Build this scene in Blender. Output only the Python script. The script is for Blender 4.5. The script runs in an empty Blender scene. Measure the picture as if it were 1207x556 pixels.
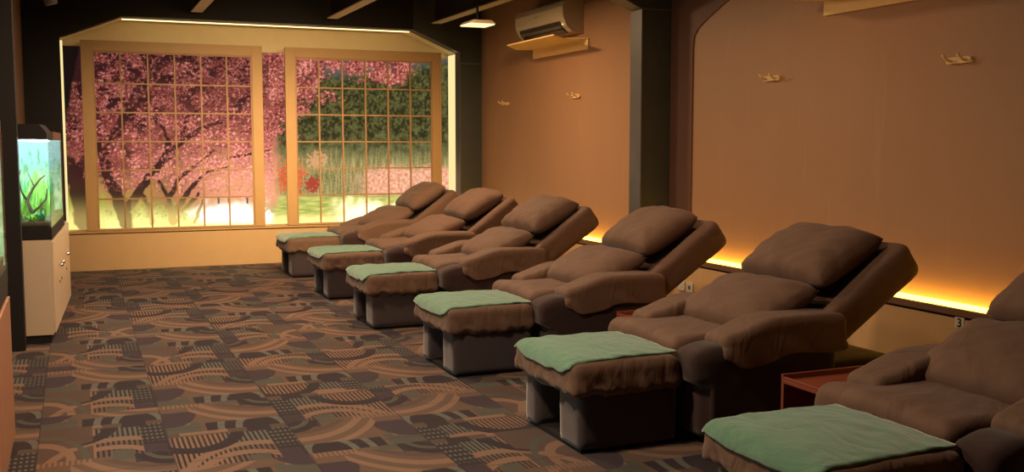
import bpy, bmesh, math, random
from mathutils import Vector, Matrix, noise
random.seed(7)
S = bpy.context.scene
COL = S.collection
PI = math.pi

# ------------------------------------------------------------------ materials
class N:
    """tiny node-graph helper"""
    def __init__(s, name):
        s.m = bpy.data.materials.new(name); s.m.use_nodes = True
        s.nt = s.m.node_tree; s.nt.nodes.clear()
        s.out = s.nt.nodes.new('ShaderNodeOutputMaterial')
    def n(s, t, **k):
        x = s.nt.nodes.new(t)
        for a, b in k.items(): setattr(x, a, b)
        return x
    def put(s, sock, v):
        if isinstance(v, bpy.types.NodeSocket): s.nt.links.new(v, sock)
        else: sock.default_value = v
    def math(s, op, a, b=0.0, c=0.0):
        x = s.n('ShaderNodeMath', operation=op)
        s.put(x.inputs[0], a); s.put(x.inputs[1], b); s.put(x.inputs[2], c)
        return x.outputs[0]
    def mix(s, f, a, b):
        x = s.n('ShaderNodeMix', data_type='RGBA')
        s.put(x.inputs[0], f); s.put(x.inputs[6], a); s.put(x.inputs[7], b)
        return x.outputs[2]
    def obj(s):
        return s.n('ShaderNodeTexCoord').outputs['Object']
    def geo(s):
        return s.n('ShaderNodeNewGeometry').outputs['Position']
    def noise(s, vec, scale, detail=3, rough=.55):
        x = s.n('ShaderNodeTexNoise'); s.put(x.inputs['Vector'], vec)
        x.inputs['Scale'].default_value = scale; x.inputs['Detail'].default_value = detail
        x.inputs['Roughness'].default_value = rough
        return x.outputs[0]
    def bsdf(s, color, rough=.6, metal=0.0, spec=.4, sheen=0.0, bump=None, bstr=.3, bdist=.01, **k):
        b = s.n('ShaderNodeBsdfPrincipled')
        s.put(b.inputs['Base Color'], color); s.put(b.inputs['Roughness'], rough)
        b.inputs['Metallic'].default_value = metal
        b.inputs['Specular IOR Level'].default_value = spec
        if sheen: 
            b.inputs['Sheen Weight'].default_value = sheen
            b.inputs['Sheen Roughness'].default_value = .5
        if bump is not None:
            bn = s.n('ShaderNodeBump'); s.put(bn.inputs['Height'], bump)
            bn.inputs['Strength'].default_value = bstr; bn.inputs['Distance'].default_value = bdist
            s.nt.links.new(bn.outputs[0], b.inputs['Normal'])
        for a, v in k.items(): s.put(b.inputs[a.replace('_', ' ')], v)
        s.nt.links.new(b.outputs[0], s.out.inputs[0])
        return s.m

def c4(c, k=1.0): return (c[0]*k, c[1]*k, c[2]*k, 1)

def plain(name, col, rough=.6, metal=0.0, spec=.4, var=.12, scale=9, bstr=.15):
    g = N(name); o = g.obj(); f = g.noise(o, scale, 4)
    return g.bsdf(g.mix(f, c4(col, 1-var), c4(col, 1+var)), rough, metal, spec, bump=f, bstr=bstr, bdist=.004)

def cloth(name, col, folds=2.5, fstr=.6, var=.15, rough=.85, sheen=.25, weave=700, stretch=(1, 1, 1)):
    g = N(name); o = g.obj()
    mp = g.n('ShaderNodeMapping'); g.put(mp.inputs['Vector'], o); mp.inputs['Scale'].default_value = stretch
    big = g.n('ShaderNodeTexNoise'); g.put(big.inputs['Vector'], mp.outputs[0])
    big.inputs['Scale'].default_value = folds; big.inputs['Detail'].default_value = 3
    big.inputs['Distortion'].default_value = 1.2
    fine = g.noise(o, weave, 1)
    mid = g.noise(o, 30, 4)
    h = g.math('ADD', g.math('MULTIPLY', big.outputs[0], 1.0), g.math('MULTIPLY', fine, .012))
    h = g.math('ADD', h, g.math('MULTIPLY', mid, .05))
    f = g.math('ADD', g.math('MULTIPLY', mid, .6), g.math('MULTIPLY', fine, .4))
    return g.bsdf(g.mix(f, c4(col, 1-var), c4(col, 1+var)), rough, 0, .2, sheen, bump=h, bstr=fstr, bdist=.05)

def emis(name, col, strength):
    g = N(name); e = g.n('ShaderNodeEmission')
    f = g.noise(g.obj(), 3, 1)
    g.put(e.inputs[0], g.mix(f, c4(col, .97), c4(col, 1.03))); e.inputs[1].default_value = strength
    g.nt.links.new(e.outputs[0], g.out.inputs[0]); return g.m

def carpet():
    g = N('patchwork_carpet'); p = g.geo()
    sp = g.n('ShaderNodeSeparateXYZ'); g.put(sp.inputs[0], p)
    M = g.math
    T = .57; TY = 1.16
    X = M('ADD', sp.outputs[0], 20*T + .205); Y = M('ADD', sp.outputs[1], 20*1.16 + .05)
    DK = (.020, .011, .015, 1); PU = (.040, .024, .032, 1); BR = (.120, .070, .046, 1)
    TN = (.215, .120, .074, 1); GR = (.072, .068, .052, 1); BL = (.115, .115, .095, 1); MD = (.085, .050, .036, 1)
    ci = M('FLOOR', M('DIVIDE', X, T)); cj = M('FLOOR', M('DIVIDE', Y, TY))
    cb = g.n('ShaderNodeCombineXYZ'); g.put(cb.inputs[0], ci); g.put(cb.inputs[1], cj)
    w = g.n('ShaderNodeTexWhiteNoise', noise_dimensions='3D'); g.put(w.inputs[0], cb.outputs[0])
    s2 = g.n('ShaderNodeSeparateColor'); g.put(s2.inputs[0], w.outputs[1])
    r0, r1, r2 = s2.outputs[0], s2.outputs[1], s2.outputs[2]
    par = M('MODULO', M('ADD', ci, cj), 2.0)
    x = M('FRACT', M('DIVIDE', X, T)); y = M('FRACT', M('DIVIDE', Y, TY))
    flip = M('GREATER_THAN', r0, .72)
    x = M('ADD', M('MULTIPLY', x, M('SUBTRACT', 1.0, flip)), M('MULTIPLY', M('SUBTRACT', 1.0, x), flip))
    # alternate tiles are rolled along y so that neighbours never line up
    y = M('FRACT', M('ADD', y, M('ADD', M('MULTIPLY', par, .5), M('MULTIPLY', M('GREATER_THAN', r1, .6), .23))))
    def rect(x0, x1, y0, y1):
        a = M('MULTIPLY', M('GREATER_THAN', x, x0), M('LESS_THAN', x, x1))
        b = M('MULTIPLY', M('GREATER_THAN', y, y0), M('LESS_THAN', y, y1))
        return M('MULTIPLY', a, b)
    def ring(cx, cy, ra, rb, ax=1.0, ay=1.0):
        d = M('SQRT', M('ADD', M('POWER', M('MULTIPLY', M('SUBTRACT', x, cx), ax), 2.0), M('POWER', M('MULTIPLY', M('SUBTRACT', y, cy), ay), 2.0)))
        return M('MULTIPLY', M('GREATER_THAN', d, ra), M('LESS_THAN', d, rb))
    st = M('GREATER_THAN', M('FRACT', M('DIVIDE', sp.outputs[0], .0235)), .46)
    dash = M('MULTIPLY', st, M('GREATER_THAN', M('FRACT', M('MULTIPLY', y, 18.0)), .55))
    A = lambda *m: M('MULTIPLY', m[0], m[1]) if len(m) == 2 else M('MULTIPLY', A(*m[:-1]), m[-1])
    col = BR
    def put(mask, c):
        nonlocal col
        col = g.mix(mask, col, c)
    # lower half: brown field, swept tan arcs, green corner, tan square
    put(rect(0, .30, 0, .16), GR); put(rect(.0, .22, .13, .36), TN)
    put(A(ring(.05, .36, .0, .26, 1, 1), rect(0, .3, .10, .36)), PU)
    put(A(ring(.95, .90, .66, .72, .9, 1), rect(.2, 1, .10, .46)), TN)
    put(A(ring(.95, .90, .78, .83, .9, 1), rect(.25, 1, .06, .46)), TN)
    put(A(ring(.95, .90, .56, .61, .9, 1), rect(.2, 1, .10, .46)), MD)
    put(rect(.72, 1, .38, .50), PU); put(A(ring(1.0, .55, .10, .30, 1, 1.3), rect(.6, 1, .28, .50)), DK)
    put(A(ring(1.0, .55, .17, .22, 1, 1.3), rect(.6, 1, .28, .50)), GR)
    # dark belt with blue-grey rings
    put(rect(.34, 1, .0, .13), DK)
    put(A(ring(.80, .0, .16, .22, 1, 1), rect(.34, 1, .0, .13)), BL)
    put(A(ring(.80, .0, .31, .37, 1, 1), rect(.34, 1, .0, .13)), BL)
    # comb block
    put(rect(0, 1, .50, .94), DK)
    put(A(rect(0, .46, .50, .94), st), TN); put(A(rect(.46, .80, .50, .94), st), BL)
    put(A(rect(.46, .80, .50, .70), st), BR)
    put(A(rect(.80, 1, .66, .94), dash), BL)
    put(A(ring(.55, .30, .30, .36, .8, 1), rect(.05, .8, .50, .94)), TN)
    put(A(ring(.62, .28, .44, .50, .8, 1), rect(.05, .8, .50, .94)), TN)
    put(A(ring(.20, .98, .22, .30, .7, 1), rect(0, .9, .50, .98)), DK)
    put(rect(.56, .72, .44, .58), GR); put(rect(.80, .98, .50, .62), PU)
    put(A(rect(0, .40, .44, .50), st), TN)
    put(rect(0, 1, .94, 1), MD); put(rect(.1, .5, .955, 1), TN); put(rect(.66, .86, .92, 1), DK)
    # some tiles are darker and calmer
    calm = A(M('GREATER_THAN', r2, .55), M('GREATER_THAN', y, .50))
    put(A(calm, M('LESS_THAN', x, .42), M('SUBTRACT', 1.0, ring(.62, .28, .44, .50, .8, 1))), MD)
    put(A(calm, ring(.0, .50, .22, .29, 1, 1)), TN); put(A(calm, ring(.0, .50, .34, .39, 1, 1)), GR)
    fx = M('FRACT', M('DIVIDE', X, T)); fy = M('FRACT', M('DIVIDE', Y, T))
    seam = M('MAXIMUM', M('LESS_THAN', fx, .010), M('LESS_THAN', fy, .012))
    base = g.mix(M('MULTIPLY', seam, .7), col, DK)
    fib = g.noise(p, 420, 2, .7); blot = g.noise(p, 3, 3)
    base = g.mix(M('MULTIPLY', fib, .30), base, (.02, .014, .016, 1))
    base = g.mix(M('MULTIPLY', blot, .12), base, (.10, .075, .06, 1))
    return g.bsdf(base, .95, 0, .08, .10, bump=fib, bstr=.5, bdist=.006)

def wallpaper(name, c1, c2, rough=.5, spec=.35):
    g = N(name); p = g.geo()
    mp = g.n('ShaderNodeMapping'); g.put(mp.inputs['Vector'], p); mp.inputs['Scale'].default_value = (60, 60, 260)
    f1 = g.noise(mp.outputs[0], 1, 3, .7)
    mp2 = g.n('ShaderNodeMapping'); g.put(mp2.inputs['Vector'], p); mp2.inputs['Scale'].default_value = (1.2, 1.2, .35)
    f2 = g.noise(mp2.outputs[0], 1.5, 4, .6)
    f = g.math('ADD', g.math('MULTIPLY', f1, .35), g.math('MULTIPLY', f2, .65))
    h = g.math('ADD', g.math('MULTIPLY', f1, .15), f2)
    # rubbed creases, their sheen put in as paler colour
    mp3 = g.n('ShaderNodeMapping'); g.put(mp3.inputs['Vector'], p); mp3.inputs['Scale'].default_value = (9, 9, 1.1)
    n3 = g.n('ShaderNodeTexNoise'); g.put(n3.inputs['Vector'], mp3.outputs[0]); n3.inputs['Scale'].default_value = 1.0
    n3.inputs['Detail'].default_value = 5; n3.inputs['Distortion'].default_value = .8
    cr = g.math('MULTIPLY', g.math('SUBTRACT', n3.outputs[0], .62), 4.0)
    cr = g.math('MAXIMUM', cr, 0.0)
    col = g.mix(f, c4(c1), c4(c2))
    col = g.mix(g.math('MULTIPLY', cr, .35), col, c4((c2[0]*1.35, c2[1]*1.4, c2[2]*1.6)))
    return g.bsdf(col, rough, 0, spec, bump=h, bstr=.22, bdist=.02)

def wood(name, c1, c2, scale=(3, 40, 40), rough=.5):
    g = N(name); o = g.obj()
    mp = g.n('ShaderNodeMapping'); g.put(mp.inputs['Vector'], o); mp.inputs['Scale'].default_value = scale
    f = g.noise(mp.outputs[0], 1.2, 5, .6)
    return g.bsdf(g.mix(f, c4(c1), c4(c2)), rough, 0, .35, bump=f, bstr=.15, bdist=.004)

def glass(name, tint=(.92, .98, .97), gl=.06):
    g = N(name); t = g.n('ShaderNodeBsdfTransparent'); t.inputs[0].default_value = c4(tint)
    gg = g.n('ShaderNodeBsdfGlossy'); gg.inputs['Roughness'].default_value = .03
    fr = g.n('ShaderNodeFresnel'); fr.inputs[0].default_value = 1.45
    mx = g.n('ShaderNodeMixShader'); g.put(mx.inputs[0], g.math('MULTIPLY', fr.outputs[0], .4))
    g.nt.links.new(t.outputs[0], mx.inputs[1]); g.nt.links.new(gg.outputs[0], mx.inputs[2])
    g.nt.links.new(mx.outputs[0], g.out.inputs[0]); return g.m

def painted(name, attr, strength, gloss=.12):
    g = N(name); a = g.n('ShaderNodeAttribute'); a.attribute_name = attr
    d = g.noise(g.obj(), 60, 2)
    col = g.mix(g.math('MULTIPLY', d, .08), a.outputs[0], (.0, .0, .0, 1))
    b = g.n('ShaderNodeBsdfPrincipled'); b.inputs['Base Color'].default_value = (.012, .010, .008, 1)
    b.inputs['Roughness'].default_value = .9; b.inputs['Specular IOR Level'].default_value = .03
    g.put(b.inputs['Emission Color'], col); b.inputs['Emission Strength'].default_value = strength
    g.nt.links.new(b.outputs[0], g.out.inputs[0]); return g.m

M = dict(
    carpet=carpet(),
    wallr=wallpaper('bronze_wallpaper', (.355, .188, .098), (.45, .250, .132)),
    wains=wallpaper('amber_wainscot', (.62, .38, .17), (.70, .45, .21), .55, .25),
    walll=plain('dark_brown_wall', (.16, .095, .06), .7),
    backlow=plain('apricot_panel', (.56, .36, .17), .55, var=.05, bstr=.05),
    cream=plain('cream_plaster', (.72, .60, .36), .7, var=.05, bstr=.05),
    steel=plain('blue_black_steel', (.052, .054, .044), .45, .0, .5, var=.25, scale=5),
    steel2=plain('grey_steel_and_lit_face', (.10, .10, .10), .45, .0, .5, var=.25, scale=5),
    black=plain('near_black_paint_and_shade', (.010, .008, .008), .7),
    ceil=plain('black_ceiling_paint', (.012, .010, .009), .9),
    flange=plain('dull_grey_paint', (.55, .48, .38), .6),
    maroon=plain('maroon_hood_and_wall_shade', (.15, .068, .042), .6),
    lip=wood('brown_ledge_wood', (.17, .085, .045), (.24, .125, .07)),
    frame=wood('honey_window_wood', (.46, .27, .105), (.54, .33, .14), (6, 6, 6)),
    muntin=wood('tan_muntin_wood', (.36, .20, .085), (.44, .25, .11), (6, 6, 6)),
    sheet=cloth('brown_sheet_fabric', (.138, .075, .048), 4.0, .4, rough=.72, sheen=.12),
    cover=cloth('brown_cover_fabric', (.136, .076, .049), 6.0, .30, rough=.72, sheen=.12, stretch=(1.3, 1, .5)),
    pillow=cloth('brown_pillow_fabric', (.142, .080, .053), 3.0, .30, rough=.74, sheen=.12, var=.08),
    towel=cloth('green_towel_fabric', (.100, .225, .145), 5.0, .35, var=.22, rough=.95, sheen=.5, weave=260, stretch=(1.6, .8, 1)),
    velour=cloth('charcoal_velour', (.054, .038, .040), 3.0, .10, var=.25, rough=.9, sheen=.35, weave=300),
    velourd=cloth('dark_brown_velour', (.038, .018, .015), 3.0, .10, var=.25, rough=.9, sheen=.25, weave=300),
    redwood=wood('reddish_table_wood', (.20, .048, .026), (.26, .068, .036), (5, 30, 30), .4),
    acw=plain('ivory_plastic', (.60, .50, .34), .4, var=.04, bstr=.03),
    acd=plain('dark_vent_plastic', (.03, .025, .02), .5),
    vane=plain('grey_vent_plastic', (.16, .13, .10), .5),
    board=plain('yellow_deflector_board', (.92, .66, .28), .5, var=.04, bstr=.03),
    hook=wood('pale_hook_wood', (.80, .56, .27), (.90, .66, .34), (20, 20, 20)),
    plate=plain('white_plastic', (.72, .66, .52), .4, var=.04, bstr=.03),
    ink=plain('black_ink', (.02, .018, .018), .5),
    cab=plain('cream_laminate', (.66, .52, .36), .35, var=.04, bstr=.02),
    cab2=plain('salmon_laminate', (.42, .20, .11), .4, var=.05, bstr=.02),
    chrome=plain('polished_metal', (.8, .78, .72), .18, 1.0, .5, var=.03, bstr=.02),
    glass=glass('aquarium_glass'),
    water=glass('aquarium_water', (.80, .97, .93)),
    gravel=plain('brown_gravel', (.14, .10, .07), .9, var=.5, scale=60, bstr=.8),
    drift=wood('dark_driftwood', (.10, .06, .05), (.20, .13, .09), (6, 6, 20), .7),
    ledw=emis('warm_led', (1.0, .52, .05), 13),
    ledc=emis('yellow_white_led', (1.0, .74, .30), 3.2),
    reveal=emis('reveal_light_as_glow', (1.0, .80, .36), 1.05),
    lampg=emis('downlight_glow', (1.0, .80, .42), 1.3),
    tankl=emis('aquarium_tube_light', (.75, 1.0, .95), 30),
)
def leafmat(name, c1, c2, glow=.25):
    g = N(name); f = g.noise(g.obj(), 18, 2)
    col = g.mix(f, c4(c1), c4(c2))
    m = g.bsdf(col, .6, 0, .3)
    b = [x for x in g.nt.nodes if x.type == 'BSDF_PRINCIPLED'][0]
    b.inputs['Subsurface Weight'].default_value = 0.0
    return m
M['leafa'] = leafmat('bright_pond_leaf', (.30, .62, .10), (.55, .85, .25))
M['leafb'] = leafmat('teal_pond_leaf', (.10, .45, .22), (.30, .70, .40))

# ------------------------------------------------------------------ mesh helpers
def link(name, bm, mat, parent=None, smooth=False, kind=None):
    me = bpy.data.meshes.new(name); 
    bmesh.ops.recalc_face_normals(bm, faces=bm.faces)
    bm.to_mesh(me); bm.free()
    if smooth:
        for p in me.polygons: p.use_smooth = True
    for m in (mat if isinstance(mat, (list, tuple)) else [mat]): me.materials.append(m)
    o = bpy.data.objects.new(name, me); COL.objects.link(o)
    if parent: o.parent = parent
    if kind: o['kind'] = kind
    return o
def struct(name, bm, mat, smooth=False): return link(name, bm, mat, None, smooth, 'structure')
def tag(o, label, cat, group=None):
    o['label'] = label; o['category'] = cat
    if group: o['group'] = group
    return o
def thing(name, label, cat, loc=(0, 0, 0), rz=0, group=None):
    o = bpy.data.objects.new(name, None); COL.objects.link(o)
    o.location = loc; o.rotation_euler = (0, 0, rz); o.empty_display_size = .1
    return tag(o, label, cat, group)
def dup(root, loc, label, rot=None):
    r = root.copy(); COL.objects.link(r); r.location = loc; r['label'] = label
    if rot is not None: r.rotation_euler = rot
    for ch in list(root.children):
        c = ch.copy(); COL.objects.link(c); c.parent = r
        for gch in list(ch.children):
            d = gch.copy(); COL.objects.link(d); d.parent = c
    return r
def bm_new(): return bmesh.new()
def box(bm, x0, x1, y0, y1, z0, z1, bev=0, seg=2, mi=0):
    r = bmesh.ops.create_cube(bm, size=1.0)
    vs = r['verts']
    for v in vs:
        v.co = Vector((x0 + (v.co.x+.5)*(x1-x0), y0 + (v.co.y+.5)*(y1-y0), z0 + (v.co.z+.5)*(z1-z0)))
    fs = set(f for v in vs for f in v.link_faces)
    for f in fs: f.material_index = mi
    if bev:
        es = list(set(e for v in vs for e in v.link_edges))
        bmesh.ops.bevel(bm, geom=es, offset=bev, segments=seg, affect='EDGES', profile=.5)
    return bm
def B(x0, x1, y0, y1, z0, z1, bev=0, seg=2): return box(bm_new(), x0, x1, y0, y1, z0, z1, bev, seg)
def prism(pts, axis, a0, a1, bm=None):
    """pts 2-D polygon; axis 'x','y','z' = extrusion axis"""
    bm = bm or bm_new()
    def P(p, a):
        return {'x': (a, p[0], p[1]), 'y': (p[0], a, p[1]), 'z': (p[0], p[1], a)}[axis]
    A = [bm.verts.new(P(p, a0)) for p in pts]; Bv = [bm.verts.new(P(p, a1)) for p in pts]
    bm.faces.new(A); bm.faces.new(Bv[::-1]); n = len(pts)
    for i in range(n): bm.faces.new((A[i], A[(i+1) % n], Bv[(i+1) % n], Bv[i]))
    return bm
def tube(bm, pts, radii, seg=8):
    rings = []
    for i, p in enumerate(pts):
        p = Vector(p); a = Vector(pts[max(i-1, 0)]); b = Vector(pts[min(i+1, len(pts)-1)])
        d = (b-a).normalized(); u = d.cross(Vector((0, 0, 1)))
        if u.length < 1e-3: u = Vector((1, 0, 0))
        u.normalize(); w = d.cross(u)
        r = radii[i] if isinstance(radii, (list, tuple)) else radii
        rings.append([bm.verts.new(p + (u*math.cos(t)+w*math.sin(t))*r) for t in [2*PI*k/seg for k in range(seg)]])
    for i in range(len(rings)-1):
        for k in range(seg):
            bm.faces.new((rings[i][k], rings[i][(k+1) % seg], rings[i+1][(k+1) % seg], rings[i+1][k]))
    bm.faces.new(rings[0]); bm.faces.new(rings[-1][::-1]); return bm
def soft(hx, hy, hz, r, step=.03, fn=None, center=(0, 0, 0)):
    """rounded box on a fine grid, deformed by fn(co, normal)->co"""
    bm = bm_new(); H = (hx, hy, hz)
    n = [max(2, int(round(2*h/step))) for h in H]
    vmap = {}
    def V(i, j, k):
        key = (i, j, k)
        if key in vmap: return vmap[key]
        # spread samples a bit toward edges so rounding is well sampled
        def s(a, na): t = a/na*2-1; return t
        p = Vector((s(i, n[0])*hx, s(j, n[1])*hy, s(k, n[2])*hz))
        q = Vector([max(-(H[a]-r), min(H[a]-r, p[a])) for a in range(3)])
        d = p-q
        nn = d.normalized() if d.length > 1e-6 else Vector((0, 0, 0))
        # project onto the rounded shell
        co = q + nn*r if d.length > 1e-6 else p
        co = co + Vector(center)
        if fn: co = fn(co.copy(), nn)
        v = bm.verts.new(co); vmap[key] = v; return v
    def quad(a, b, c, d):
        try: bm.faces.new((V(*a), V(*b), V(*c), V(*d)))
        except ValueError: pass
    for i in range(n[0]):
        for j in range(n[1]):
            quad((i, j, 0), (i, j+1, 0), (i+1, j+1, 0), (i+1, j, 0))
            quad((i, j, n[2]), (i+1, j, n[2]), (i+1, j+1, n[2]), (i, j+1, n[2]))
        for k in range(n[2]):
            quad((i, 0, k), (i+1, 0, k), (i+1, 0, k+1), (i, 0, k+1))
            quad((i, n[1], k), (i, n[1], k+1), (i+1, n[1], k+1), (i+1, n[1], k))
    for j in range(n[1]):
        for k in range(n[2]):
            quad((0, j, k), (0, j, k+1), (0, j+1, k+1), (0, j+1, k))
            quad((n[0], j, k), (n[0], j+1, k), (n[0], j+1, k+1), (n[0], j, k+1))
    return bm
def nz(x, y, z=0): return noise.noise(Vector((x, y, z)))
def sm(a, b, x):
    t = max(0, min(1, (x-a)/(b-a))); return t*t*(3-2*t)

# ------------------------------------------------------------------ the room
XR, YB = 4.73, 12.62
struct('floor', B(-2.2, 5.2, -2.2, 13.0, -.1, 0), M['carpet'])
struct('ceiling', B(-2.2, 5.2, -2.2, 13.0, 3.25, 3.35), M['ceil'])
struct('wall_right', B(XR, XR+.15, -2.2, 12.9, 0, 3.25), M['wallr'])
struct('wall_front', B(-2.2, 5.2, -2.2, -2.05, 0, 3.25), M['walll'])
struct('wall_left', prism([(-2.05, -2.05), (-.95, -2.05), (-.95, 7.62), (-.47, 7.62), (-.47, 12.9), (-2.05, 12.9)], 'z', 0, 3.25), M['walll'])
struct('wall_back', B(-.6, 4.9, YB+.02, YB+.15, 0, 3.25), M['cream'])
# lower wainscot of the right wall, its brown ledge and black groove
struct('trim_1', B(4.64, XR, -2.05, 7.60, 0, .407), M['wains'])
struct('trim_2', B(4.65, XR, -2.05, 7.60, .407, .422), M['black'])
bm = B(4.632, 4.655, -2.05, 7.60, .422, .466, .004)
struct('trim_3', bm, M['lip'])
struct('trim_4', B(4.64, XR, 7.95, 12.20, 0, .407), M['wains'])
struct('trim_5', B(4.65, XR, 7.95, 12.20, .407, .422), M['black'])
struct('trim_6', B(4.632, 4.655, 7.95, 12.20, .422, .466, .004), M['lip'])
# dark plate drawing the wall's shade next to the column, rounded upper edge
pts = [(7.68, .46), (7.68, 3.25), (6.2, 3.25), (6.2, 2.62)]
for i in range(9):
    t = i/8*PI/2
    pts.append((6.95+.40*math.sin(t)-.02, 2.12+.47*math.cos(t)))
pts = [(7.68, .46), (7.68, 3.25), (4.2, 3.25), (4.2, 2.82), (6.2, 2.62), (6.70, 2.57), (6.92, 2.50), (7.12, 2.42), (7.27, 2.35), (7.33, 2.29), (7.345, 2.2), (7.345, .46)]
struct('wall_shade_plate', prism(pts, 'x', XR-.012, XR+.001), M['maroon'])
# low panel, sill and reveals of the lit alcove
struct('trim_8', B(-.47, XR, 12.39, YB, 0, .405), M['backlow'])
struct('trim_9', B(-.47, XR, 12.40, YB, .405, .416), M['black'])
struct('windowsill', B(-.12, 4.46, 12.375, YB, .416, .447, .004), M['frame'])
bpy.data.objects['windowsill'].name = 'trim_10'
struct('trim_11', prism([(4.446, 12.33), (4.48, 12.33), (4.48, YB), (4.446, YB)], 'z', .447, 2.9), M['cream'])
struct('trim_12', prism([(-.14, 12.33), (-.107, 12.33), (-.107, YB), (-.14, YB)], 'z', .447, 2.9), M['cream'])
op = [(-.107, 2.55), (.524, 2.80), (3.842, 2.80), (4.446, 2.55)]
struct('trim_13', prism([(-.107, 2.55), (.524, 2.80), (3.842, 2.80), (4.446, 2.55), (4.446, 3.2), (-.107, 3.2)], 'y', 12.33, YB), M['cream'])
# portal frames of dark steel (columns, haunches, rafter)
def portal(y0, y1, xl0, xl1, n1, n2, n3):
    p = [(xl0, 0), (xl1, 0), (xl1, 2.55), (xl1+.631, 2.80), (3.842, 2.80), (4.446, 2.55), (4.446, 0), (XR-.001, 0), (XR-.001, 3.249), (xl0, 3.249)]
    bm = bm_new(); fl = .018
    # split in convex pieces: columns, haunches, rafter, as a web with flanges
    prism([(xl0, 0), (xl1, 0), (xl1, 2.55), (xl0, 2.55)], 'y', y0, y1, bm)
    prism([(xl0, 2.55), (xl1, 2.55), (xl1+.631, 2.80), (xl1+.631, 3.249), (xl0, 3.249)], 'y', y0, y1, bm)
    prism([(xl1+.631, 2.80), (3.842, 2.80), (3.842, 3.249), (xl1+.631, 3.249)], 'y', y0, y1, bm)
    struct(n3, bm, M['black'])  # left posts and rafter blackened: missing light put into the colour
    bm = bm_new()
    prism([(3.842, 2.80), (4.446, 2.55), (XR-.001, 2.55), (XR-.001, 3.249), (3.842, 3.249)], 'y', y0, y1, bm)
    prism([(4.446, 0), (XR-.001, 0), (XR-.001, 2.55), (4.446, 2.55)], 'y', y0, y1, bm)
    struct(n1, bm, M['steel'])
    # flange faces turned to the room, light on them put in as paler steel
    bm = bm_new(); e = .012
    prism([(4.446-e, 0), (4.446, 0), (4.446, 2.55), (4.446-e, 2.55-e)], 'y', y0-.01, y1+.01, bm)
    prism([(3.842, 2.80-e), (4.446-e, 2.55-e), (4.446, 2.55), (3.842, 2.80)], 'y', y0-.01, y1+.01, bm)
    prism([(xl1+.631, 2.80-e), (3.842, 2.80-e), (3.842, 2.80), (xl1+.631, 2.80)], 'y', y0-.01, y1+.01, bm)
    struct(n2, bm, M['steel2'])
portal(12.17, 12.32, -.469, -.107, 'trim_14', 'trim_15', 'trim_20')
portal(7.70, 7.87, -.949, -.353, 'trim_16', 'trim_17', 'trim_21')
# small stiffener plate on top of the near column
struct('trim_18', B(4.44, XR-.002, 7.685, 7.70, 2.535, 2.55), M['steel2'])
struct('trim_19', B(4.44, XR-.002, 12.155, 12.17, 2.40, 2.42), M['steel2'])

# roof purlins with pale bottom flanges
pu = None
for i, (x, lab) in enumerate(((1.285, 'grey bottomed steel ceiling beam above the cherry blossom grid, leftmost of three'),
                              (2.79, 'grey bottomed steel ceiling beam above the gap between the two window grids'),
                              (4.055, 'grey bottomed steel ceiling beam nearest the air conditioner'))):
    if pu is None:
        pu = thing('ceiling_beam', lab, 'beam', (x, 0, 0), 0, 'roof beams under the black ceiling')
        link('bottom_flange', B(-.06, .06, 7.9, 11.93, 2.85, 2.862), M['flange'], pu)
        link('beam_web', B(-.012, .012, 7.9, 11.93, 2.862, 3.249), M['black'], pu)
    else: dup(pu, (x, 0, 0), lab)

# ------------------------------------------------------------------ backlit mural behind the window grids
def lerp(a, b, t): return tuple(a[i]+(b[i]-a[i])*t for i in range(3))
def seg_d(px, py, ax, ay, bx, by):
    dx, dy = bx-ax, by-ay; t = max(0, min(1, ((px-ax)*dx+(py-ay)*dy)/(dx*dx+dy*dy)))
    return math.hypot(px-ax-dx*t, py-ay-dy*t), t
BR_ = [  # branch strokes in mural sheet units: x1,y1,w1,x2,y2,w2
 (134,262,9,126,232,8),(126,232,8,116,205,7),(116,205,7,113,185,6),(113,185,6,124,160,7.5),(124,160,7.5,140,135,8.5),
 (140,135,8.5,152,108,8),(152,108,8,164,90,6),(164,90,6,182,66,4),(150,112,4,166,88,3),(166,88,4,196,62,3),
 (113,190,4,106,170,3),(88,262,10,86,232,11),(86,232,11,80,205,10),(80,205,10,74,190,8),(82,205,6,98,180,4),(86,225,5,104,190,3),
 (130,250,7,143,236,6),(143,236,6,152,220,5.5),(152,220,5.5,176,190,5),(176,190,5,184,165,3.5),(176,190,4.5,196,168,3.5),
 (196,168,3.5,218,152,2.5),(218,152,2.5,244,143,2),(184,165,3,170,140,2),(170,140,2,150,122,1.5),(196,168,2.5,204,140,2),(204,140,2,230,118,1.3),
 (186,262,5,182,235,4.5),(182,235,4.5,192,212,3.5),(192,212,3.5,210,196,2.5),(188,250,3.5,206,222,3),(206,222,3,224,202,2),(196,248,2.5,216,228,1.6),
 (182,235,2.5,172,212,1.6),(210,262,2.2,220,236,1.6),(162,262,4,158,240,3),(158,240,3,150,225,2),
 (224,202,1.6,250,196,1.2),(210,196,1.6,236,176,1.2),(250,186,1.5,300,176,1),(240,143,1.4,290,120,1),(232,66,1.4,262,92,1),(262,92,1.2,296,84,1),(200,70,1.5,236,82,1.2)]
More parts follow.
